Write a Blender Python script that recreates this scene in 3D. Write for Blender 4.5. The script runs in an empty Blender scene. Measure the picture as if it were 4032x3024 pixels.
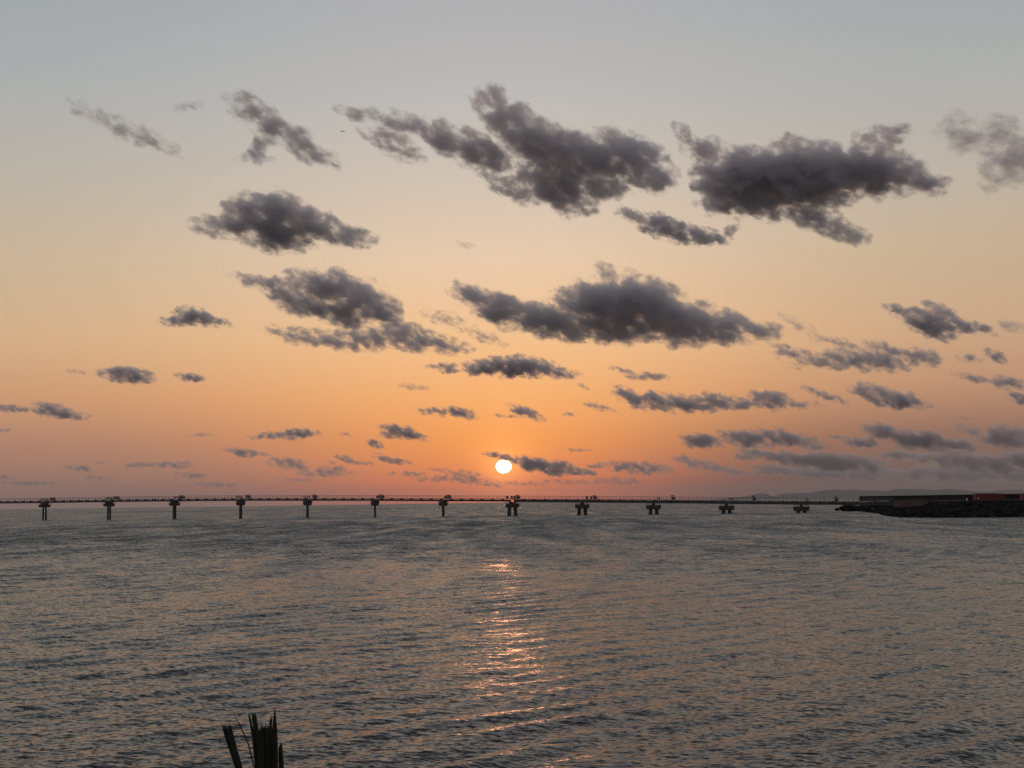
import bpy, bmesh, math, random
import numpy as np
from mathutils import Vector, Matrix, Euler

random.seed(7)
rng = np.random.default_rng(11)
scene = bpy.context.scene
col = scene.collection
R = math.radians

# ------------------------------------------------------------------ camera
EYE = Vector((0.0, 0.0, 5.5))
PITCH, ROLL = R(4.41), R(0.776)
F = 1530.0 / 1024.0                      # focal length in picture widths
fwd = Vector((0, math.cos(PITCH), math.sin(PITCH)))
up0 = Vector((0, -math.sin(PITCH), math.cos(PITCH)))
rt0 = Vector((1, 0, 0))
cam_x = rt0 * math.cos(ROLL) - up0 * math.sin(ROLL)
cam_y = up0 * math.cos(ROLL) + rt0 * math.sin(ROLL)
cd = bpy.data.cameras.new("camera")
cam = bpy.data.objects.new("camera", cd)
col.objects.link(cam)
m = Matrix((cam_x, cam_y, -fwd)).transposed().to_4x4()
m.translation = EYE
cam.matrix_world = m
cd.sensor_width = 36.0
cd.lens = 36.0 * F
cd.clip_start = 0.1
cd.clip_end = 400000.0
scene.camera = cam


def ray(px, py, w):
    """direction through point (px, py) of a survey picture w wide (3:4)"""
    f = F * w
    return fwd + cam_x * ((px - w / 2) / f) + cam_y * ((w * 0.375 - py) / f)


def at(px, py, dist, w=4032):
    d = ray(px, py, w)
    return EYE + d * (dist / d.y)


# ------------------------------------------------------------------ helpers
def tag(o, label=None, cat=None, group=None, kind=None):
    if label: o["label"] = label
    if cat: o["category"] = cat
    if group: o["group"] = group
    if kind: o["kind"] = kind
    return o


def empty(name, loc, rz=0.0):
    o = bpy.data.objects.new(name, None)
    col.objects.link(o)
    o.location = loc
    o.rotation_euler = (0, 0, rz)
    return o


def link_mesh(name, verts, faces, mat, parent=None, smooth=False):
    me = bpy.data.meshes.new(name)
    me.from_pydata([tuple(v) for v in verts], [], faces)
    me.materials.append(mat)
    me.update()
    if smooth:
        me.polygons.foreach_set("use_smooth", [True] * len(me.polygons))
    o = bpy.data.objects.new(name, me)
    col.objects.link(o)
    if parent is not None: o.parent = parent
    return o


class MB:
    def __init__(self):
        self.v, self.f = [], []

    def add(self, vs, fs):
        b = len(self.v)
        self.v += [tuple(x) for x in vs]
        self.f += [tuple(b + i for i in q) for q in fs]

    def hexa(self, p):      # 8 points: bottom ring, top ring
        self.add(p, [(3, 2, 1, 0), (4, 5, 6, 7), (0, 1, 5, 4), (1, 2, 6, 5), (2, 3, 7, 6), (3, 0, 4, 7)])

    def box(self, c, sx, sy, sz, ax=Vector((1, 0, 0)), ay=Vector((0, 1, 0)), top=1.0, az=Vector((0, 0, 1))):
        c = Vector(c)
        p = []
        for z, k in ((-.5, 1.0), (.5, top)):
            for x, y in ((-.5, -.5), (.5, -.5), (.5, .5), (-.5, .5)):
                p.append(c + ax * (x * sx * k) + ay * (y * sy * k) + az * (z * sz))
        self.hexa(p)

    def tube(self, a, b, r0, r1=None, n=8):
        a, b = Vector(a), Vector(b)
        r1 = r0 if r1 is None else r1
        d = (b - a).normalized()
        u = d.orthogonal().normalized()
        w = d.cross(u)
        vs = []
        for p, r in ((a, r0), (b, r1)):
            for i in range(n):
                t = 2 * math.pi * i / n
                vs.append(p + u * (r * math.cos(t)) + w * (r * math.sin(t)))
        fs = [(i, (i + 1) % n, n + (i + 1) % n, n + i) for i in range(n)]
        fs += [tuple(range(n - 1, -1, -1)), tuple(range(n, 2 * n))]
        self.add(vs, fs)

    def build(self, name, mat, parent=None, smooth=False):
        return link_mesh(name, self.v, self.f, mat, parent, smooth)


def srgb(*c):
    return tuple(((x / 255) / 12.92 if x / 255 <= .04045 else ((x / 255 + .055) / 1.055) ** 2.4) for x in c)


def nd(nt, typ, **kw):
    n = nt.nodes.new(typ)
    for k, v in kw.items():
        setattr(n, k, v)
    return n


def setin(n, i, v):
    n.inputs[i].default_value = v


def math_n(nt, op, a, b=None, c=None, clamp=False):
    n = nd(nt, "ShaderNodeMath", operation=op, use_clamp=clamp)
    for i, x in enumerate((a, b, c)):
        if x is None: continue
        if isinstance(x, (int, float)): n.inputs[i].default_value = x
        else: nt.links.new(x, n.inputs[i])
    return n.outputs[0]


def vec_n(nt, op, a, b=None, out=0, scale=None):
    n = nd(nt, "ShaderNodeVectorMath", operation=op)
    for i, x in enumerate((a, b)):
        if x is None: continue
        if isinstance(x, (tuple, Vector)): n.inputs[i].default_value = x
        else: nt.links.new(x, n.inputs[i])
    if scale is not None:
        if isinstance(scale, (int, float)): n.inputs["Scale"].default_value = scale
        else: nt.links.new(scale, n.inputs["Scale"])
    return n.outputs[out]


def surf(name, c0, c1, scale=3.0, rough=.8, metallic=0.0, spec=.5, detail=5.0):
    """Principled material mottled between two colours"""
    mt = bpy.data.materials.new(name)
    mt.use_nodes = True
    nt = mt.node_tree
    b = nt.nodes["Principled BSDF"]
    tc = nd(nt, "ShaderNodeTexCoord")
    no = nd(nt, "ShaderNodeTexNoise")
    setin(no, "Scale", scale); setin(no, "Detail", detail)
    nt.links.new(tc.outputs["Object"], no.inputs["Vector"])
    rp = nd(nt, "ShaderNodeValToRGB")
    rp.color_ramp.elements[0].position = .32; rp.color_ramp.elements[0].color = (*c0, 1)
    rp.color_ramp.elements[1].position = .68; rp.color_ramp.elements[1].color = (*c1, 1)
    nt.links.new(no.outputs["Fac"], rp.inputs[0])
    nt.links.new(rp.outputs[0], b.inputs["Base Color"])
    b.inputs["Roughness"].default_value = rough
    b.inputs["Metallic"].default_value = metallic
    b.inputs["Specular IOR Level"].default_value = spec
    return mt


M_STEEL = surf("weathered_steel", (.05, .055, .06), (.09, .095, .10), 1.5, .55, spec=.2)
M_RAIL = surf("galvanised_rail", (.08, .08, .08), (.14, .14, .14), 2, .5)
M_CONC = surf("sea_concrete", (.04, .035, .033), (.085, .075, .07), .8, .9, spec=.2)
M_PILE = surf("wet_pile", (.035, .035, .035), (.075, .07, .065), .8, .7, spec=.2)
M_LAMP = surf("lamp_housing", (.10, .07, .05), (.16, .11, .07), 4, .5)
M_CAB = surf("cabinet_paint", (.08, .085, .085), (.13, .135, .135), 2, .6, spec=.2)
M_RED = surf("red_paint", (.13, .009, .005), (.17, .014, .008), 1.2, .6)
M_WHITE = surf("white_paint", (.65, .64, .6), (.8, .78, .74), 2, .6)
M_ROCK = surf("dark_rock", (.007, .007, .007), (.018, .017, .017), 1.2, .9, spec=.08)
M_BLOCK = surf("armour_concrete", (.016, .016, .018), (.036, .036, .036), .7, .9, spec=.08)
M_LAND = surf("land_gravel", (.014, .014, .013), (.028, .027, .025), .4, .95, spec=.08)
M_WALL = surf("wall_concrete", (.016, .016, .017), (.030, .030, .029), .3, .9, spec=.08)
M_TAN = surf("tan_concrete", (.09, .066, .05), (.14, .105, .08), .4, .9)
M_HILL = surf("hill_woods", (.035, .05, .03), (.07, .08, .05), .004, .95)
M_PLANE = surf("airliner_skin", (.45, .45, .46), (.55, .55, .56), .3, .4)

# ------------------------------------------------------------------ sun, sky, world
SUN_PX = (1088.0, 1007.5)
sd = ray(*SUN_PX, 2212).normalized()
SUN_EL = math.asin(sd.z)
SUN_AZ = math.atan2(sd.x, sd.y)

sl = bpy.data.lights.new("sun_lamp", "SUN")
sl.energy = SUN_POWER = 0.016
sl.angle = R(0.55)
sl.color = (1.0, .38, .20)
so = bpy.data.objects.new("sun_lamp", sl)
col.objects.link(so)
so.rotation_euler = (-sd).to_track_quat("-Z", "Y").to_euler()
so.location = (0, 0, 50)

world = bpy.data.worlds.new("World")
scene.world = world
world.use_nodes = True
nt = world.node_tree
nt.nodes.clear()
out = nd(nt, "ShaderNodeOutputWorld")
bg = nd(nt, "ShaderNodeBackground")
nt.links.new(bg.outputs[0], out.inputs["Surface"])
tc = nd(nt, "ShaderNodeTexCoord")
dirv = vec_n(nt, "NORMALIZE", tc.outputs["Generated"])
sep = nd(nt, "ShaderNodeSeparateXYZ")
nt.links.new(dirv, sep.inputs[0])
el = math_n(nt, "MULTIPLY", math_n(nt, "ARCSINE", sep.outputs[2]), 180 / math.pi)
az = math_n(nt, "SUBTRACT", math_n(nt, "MULTIPLY", math_n(nt, "ARCTAN2", sep.outputs[0], sep.outputs[1]), 180 / math.pi), math.degrees(SUN_AZ))
t_el = math_n(nt, "SQRT", math_n(nt, "DIVIDE", math_n(nt, "MAXIMUM", el, 0.0), 90.0))
ELS = [0, .76, 2.32, 4.06, 6.3, 9.05, 11.8, 15.2, 18.0, 24, 34, 55, 90]
CENTER = [(226, 118, 92), (243, 134, 88), (250, 160, 88), (251, 181, 116), (246, 198, 148), (236, 207, 177), (214, 200, 184), (192, 190, 188), (181, 181, 183), (168, 167, 168), (150, 149, 151), (128, 128, 133), (112, 114, 121)]
LEFT = [(142, 114, 108), (154, 119, 107), (180, 135, 113), (207, 157, 121), (212, 178, 142), (200, 181, 154), (187, 180, 168), (172, 176, 176), (163, 170, 173), (152, 156, 158), (138, 140, 143), (122, 124, 130), (112, 114, 121)]
RIGHT = [(94, 81, 80), (108, 90, 86), (150, 114, 99), (192, 148, 119), (204, 170, 138), (200, 178, 150), (190, 181, 168), (176, 178, 176), (167, 172, 174), (154, 157, 159), (138, 140, 143), (122, 124, 130), (112, 114, 121)]
BACK = [(124, 118, 122), (130, 122, 126), (142, 130, 132), (154, 139, 139), (160, 146, 146), (160, 150, 152), (157, 151, 154), (152, 150, 155), (148, 149, 155), (143, 145, 152), (133, 135, 142), (122, 124, 131), (112, 114, 121)]


def ramp(cols):
    n = nd(nt, "ShaderNodeValToRGB")
    r = n.color_ramp
    r.interpolation = "LINEAR"
    for i, (e, c) in enumerate(zip(ELS, cols)):
        p = math.sqrt(e / 90)
        s = r.elements[i] if i < 2 else r.elements.new(p)
        s.position = p
    for i, c in enumerate(cols):
        r.elements[i].color = (*srgb(*c), 1)
    nt.links.new(t_el, n.inputs[0])
    return n.outputs[0]


def mixc(fac, a, b, blend="MIX"):
    n = nd(nt, "ShaderNodeMix", data_type="RGBA", blend_type=blend)
    if isinstance(fac, (int, float)): n.inputs[0].default_value = fac
    else: nt.links.new(fac, n.inputs[0])
    for i, x in ((6, a), (7, b)):
        if isinstance(x, tuple): n.inputs[i].default_value = x
        else: nt.links.new(x, n.inputs[i])
    return n.outputs[2]


def smooth(x, a, b):
    n = nd(nt, "ShaderNodeMapRange", interpolation_type="SMOOTHSTEP")
    nt.links.new(x, n.inputs[0])
    setin(n, 1, a); setin(n, 2, b)
    return n.outputs[0]


aaz = math_n(nt, "ABSOLUTE", az)
wid = math_n(nt, "MINIMUM", math_n(nt, "MULTIPLY_ADD", math_n(nt, "MAXIMUM", el, 0.0), 1.1, 6.6), 13.0)
g = math_n(nt, "MULTIPLY", math_n(nt, "DIVIDE", az, wid), math_n(nt, "MULTIPLY_ADD", smooth(az, -3.0, 6.0), .15, 1.0))
side = math_n(nt, "SUBTRACT", 1.0, math_n(nt, "POWER", 2.71828, math_n(nt, "MULTIPLY", math_n(nt, "MULTIPLY", g, g), -1.0)))
lr = mixc(smooth(az, -9.0, 9.0), ramp(LEFT), ramp(RIGHT))
sky = mixc(side, ramp(CENTER), lr)
sky = mixc(smooth(aaz, 26.0, 110.0), sky, ramp(BACK))
# aureole round the sun
cs = vec_n(nt, "DOT_PRODUCT", dirv, tuple(sd), out=1)
th = math_n(nt, "MULTIPLY", math_n(nt, "ARCCOSINE", math_n(nt, "MINIMUM", cs, 1.0)), 180 / math.pi)
glow = math_n(nt, "POWER", 2.71828, math_n(nt, "MULTIPLY", th, -1 / 1.1))
gl = nd(nt, "ShaderNodeMix", data_type="RGBA", blend_type="ADD")
gl.inputs[0].default_value = 1
glow2 = math_n(nt, "POWER", 2.71828, math_n(nt, "MULTIPLY", th, -1 / .5))
gcol = vec_n(nt, "ADD", vec_n(nt, "SCALE", (.22, .08, .005), scale=glow), vec_n(nt, "SCALE", (.85, .36, .08), scale=glow2))
nt.links.new(sky, gl.inputs[6]); nt.links.new(gcol, gl.inputs[7])
sky = gl.outputs[2]
# a share of the physical dusk sky
ns = nd(nt, "ShaderNodeTexSky", sky_type="NISHITA")
ns.sun_disc = False
ns.sun_elevation = SUN_EL
ns.sun_rotation = SUN_AZ
ns.air_density = 1.2; ns.dust_density = 2.0; ns.ozone_density = 1.5
nis = vec_n(nt, "SCALE", ns.outputs[0], scale=0.10)
sky = mixc(0.05, sky, nis)
# below the horizon: the dark of open sea
sky = mixc(smooth(el, -0.25, -0.02), (*srgb(70, 70, 74), 1), sky)
nt.links.new(sky, bg.inputs["Color"])
bg.inputs["Strength"].default_value = 1.0

# the sun's own disc, far behind every cloud
SUN_D = 110000.0
mt = bpy.data.materials.new("sun_surface")
mt.use_nodes = True
t2 = mt.node_tree
t2.nodes.clear()
o2 = nd(t2, "ShaderNodeOutputMaterial")
em = nd(t2, "ShaderNodeEmission")
em.inputs[0].default_value = (1, .74, .42, 1); em.inputs[1].default_value = 8
tr = nd(t2, "ShaderNodeBsdfTransparent")
ad = nd(t2, "ShaderNodeAddShader")
t2.links.new(em.outputs[0], ad.inputs[0]); t2.links.new(tr.outputs[0], ad.inputs[1])
t2.links.new(ad.outputs[0], o2.inputs[0])
mt.cycles.emission_sampling = "NONE"
bm = bmesh.new()
bmesh.ops.create_uvsphere(bm, u_segments=64, v_segments=32, radius=SUN_D * (7.6 / 1530))
me = bpy.data.meshes.new("sun")
bm.to_mesh(me); bm.free()
me.materials.append(mt)
sun = bpy.data.objects.new("sun", me)
col.objects.link(sun)
sun.location = EYE + sd * SUN_D
sun.scale = (1, 1, .86)                  # flattened by refraction, as low suns are
tag(sun, "bright white setting sun low above the bridge, partly clipped by cloud", "sun")

#CLOUDS_BEGIN
# ------------------------------------------------------------------ clouds
def cloud_material(puffs, s, L, tau, rz, seed, alb):
    mt = bpy.data.materials.new("cloud_vapour")
    mt.use_nodes = True
    nt = mt.node_tree
    nt.nodes.clear()
    out = nd(nt, "ShaderNodeOutputMaterial")
    tc = nd(nt, "ShaderNodeTexCoord")
    p = vec_n(nt, "SCALE", tc.outputs["Object"], scale=1.0 / s)      # survey units
    wn = nd(nt, "ShaderNodeTexNoise")
    off = (seed * 37.1, seed * 11.7, seed * 5.3)
    setin(wn, "Scale", 1 / (3.0 * L)); setin(wn, "Detail", 2.5)
    nt.links.new(vec_n(nt, "MULTIPLY", vec_n(nt, "ADD", p, tuple(o * L for o in off)), (1, .35, 1)), wn.inputs["Vector"])
    w = vec_n(nt, "SCALE", vec_n(nt, "SUBTRACT", wn.outputs["Color"], (.5, .5, .5)), scale=2.0 * L)
    pw = vec_n(nt, "ADD", p, w)
    e = None
    for (x, y, rx, ry, rot, wt, dz) in puffs:
        mp = nd(nt, "ShaderNodeMapping", vector_type="TEXTURE")
        setin(mp, "Location", (x, dz, y)); setin(mp, "Rotation", (0, R(rot), 0))
        setin(mp, "Scale", (rx, max(ry, .6 * rz), ry))
        nt.links.new(pw, mp.inputs["Vector"])
        q = vec_n(nt, "DOT_PRODUCT", mp.outputs[0], mp.outputs[0], out=1)
        ei = math_n(nt, "MULTIPLY_ADD", q, -wt, wt)
        e = ei if e is None else math_n(nt, "MAXIMUM", e, ei)
    fm = nd(nt, "ShaderNodeMapping", vector_type="TEXTURE")
    setin(fm, "Rotation", (0, R(24), 0)); setin(fm, "Scale", (1.5, 3.2, .9))
    nt.links.new(vec_n(nt, "ADD", vec_n(nt, "ADD", p, tuple(o * L * 1.7 for o in off)), vec_n(nt, "SCALE", w, scale=.35)), fm.inputs["Vector"])
    fn = nd(nt, "ShaderNodeTexNoise")
    setin(fn, "Scale", 1 / (1.35 * L)); setin(fn, "Detail", 7.0); setin(fn, "Roughness", .69)
    nt.links.new(fm.outputs[0], fn.inputs["Vector"])
    n = math_n(nt, "MULTIPLY_ADD", fn.outputs["Fac"], 3.5, -1.75)
    d = math_n(nt, "ADD", math_n(nt, "ADD", e, .03), n)
    d = math_n(nt, "MULTIPLY", d, .85, clamp=True)
    d = math_n(nt, "POWER", d, 2.2)
    d = math_n(nt, "MULTIPLY", d, math_n(nt, "MULTIPLY", e, 6.0, clamp=True))
    dens = math_n(nt, "MULTIPLY", d, 1.0 * tau / (1.2 * rz * s))
    sc = nd(nt, "ShaderNodeVolumeScatter")
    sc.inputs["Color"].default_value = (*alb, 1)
    sc.inputs["Anisotropy"].default_value = .70
    ab = nd(nt, "ShaderNodeVolumeAbsorption")
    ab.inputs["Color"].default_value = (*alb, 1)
    nt.links.new(dens, sc.inputs["Density"]); nt.links.new(dens, ab.inputs["Density"])
    ad = nd(nt, "ShaderNodeAddShader")
    nt.links.new(sc.outputs[0], ad.inputs[0]); nt.links.new(ab.outputs[0], ad.inputs[1])
    nt.links.new(ad.outputs[0], out.inputs["Volume"])
    return mt


HAZE, HAZE_COL = 2.4e-5, (.92, .88, .88, 1)
CLOUD_SC = (.991, .967, .981)  # slight pink-mauve cast in the scatter colour imitates low red sunlight
CLOUD_ALT = 1150.0
GROW = 1.38


def make_cloud(idx, label, group, tau, puffs):
    puffs = [tuple(p) + ((1.0,) if len(p) == 5 else ()) for p in puffs]
    cx = sum(p[0] for p in puffs) / len(puffs)
    cy = sum(p[1] for p in puffs) / len(puffs)
    d = ray(cx, cy, 2212).normalized()
    hor = math.sqrt(d.x * d.x + d.y * d.y)
    dist = min(CLOUD_ALT / max(d.z / hor, 1e-4), 52000.0 + 900 * (idx % 9)) / hor
    o0 = EYE + d * dist
    s = dist * (d.dot(fwd)) / (F * 2212)                 # metres per survey pixel there
    ry_ = sorted(p[3] for p in puffs)
    med = ry_[len(ry_) // 2]
    L = max(5.0, min(18.0, .48 * med + 4.0))
    rz = max(5.0, med * .55)
    k = min(max((dist - 9000) / 22000, 0), 1)             # distant clouds get a darker albedo, standing in for haze
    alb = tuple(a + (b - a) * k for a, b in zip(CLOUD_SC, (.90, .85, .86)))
    loc = []
    for (x, y, rx, ry, rot, wt) in puffs:
        loc.append((x - cx, -(y - cy), rx * GROW + .12 * L, ry * GROW + .12 * L, rot, wt, random.uniform(-.3, .3) * rz))
    # hull: the puffs' ellipsoids fused into one closed skin
    bm = bmesh.new()
    for (x, y, rx, ry, rot, wt, dz) in loc:
        k = 1.12
        mtx = Matrix.Translation((x * s, dz * s, y * s)) @ Matrix.Rotation(R(rot), 4, "Y") @ Matrix.Diagonal((rx * k * s, max(ry, .6 * rz) * k * s, ry * k * s, 1))
        bmesh.ops.create_icosphere(bm, subdivisions=3, radius=1.0, matrix=mtx)
    me = bpy.data.meshes.new("cloud")
    bm.to_mesh(me); bm.free()
    o = bpy.data.objects.new("cloud", me)
    col.objects.link(o)
    rm = o.modifiers.new("fuse", "REMESH")
    rm.mode = "VOXEL"
    rm.voxel_size = max(min(p[3] for p in loc) * .42, 3.0) * s
    dg = bpy.context.evaluated_depsgraph_get()
    me2 = bpy.data.meshes.new_from_object(o.evaluated_get(dg))
    o.modifiers.clear()
    o.data = me2
    bpy.data.meshes.remove(me)
    me2.name = "cloud"
    me2.materials.clear()
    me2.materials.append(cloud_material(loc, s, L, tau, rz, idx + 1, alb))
    o.location = o0
    # each cloud lies at its own real distance and height, its long side across the sun line
    zax = cam_y
    xax = cam_x
    yax = fwd
    o.rotation_euler = Matrix((xax, yax, zax)).transposed().to_euler()
    tag(o, label, "cloud", group)
    return o
#CLOUDS_END

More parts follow.
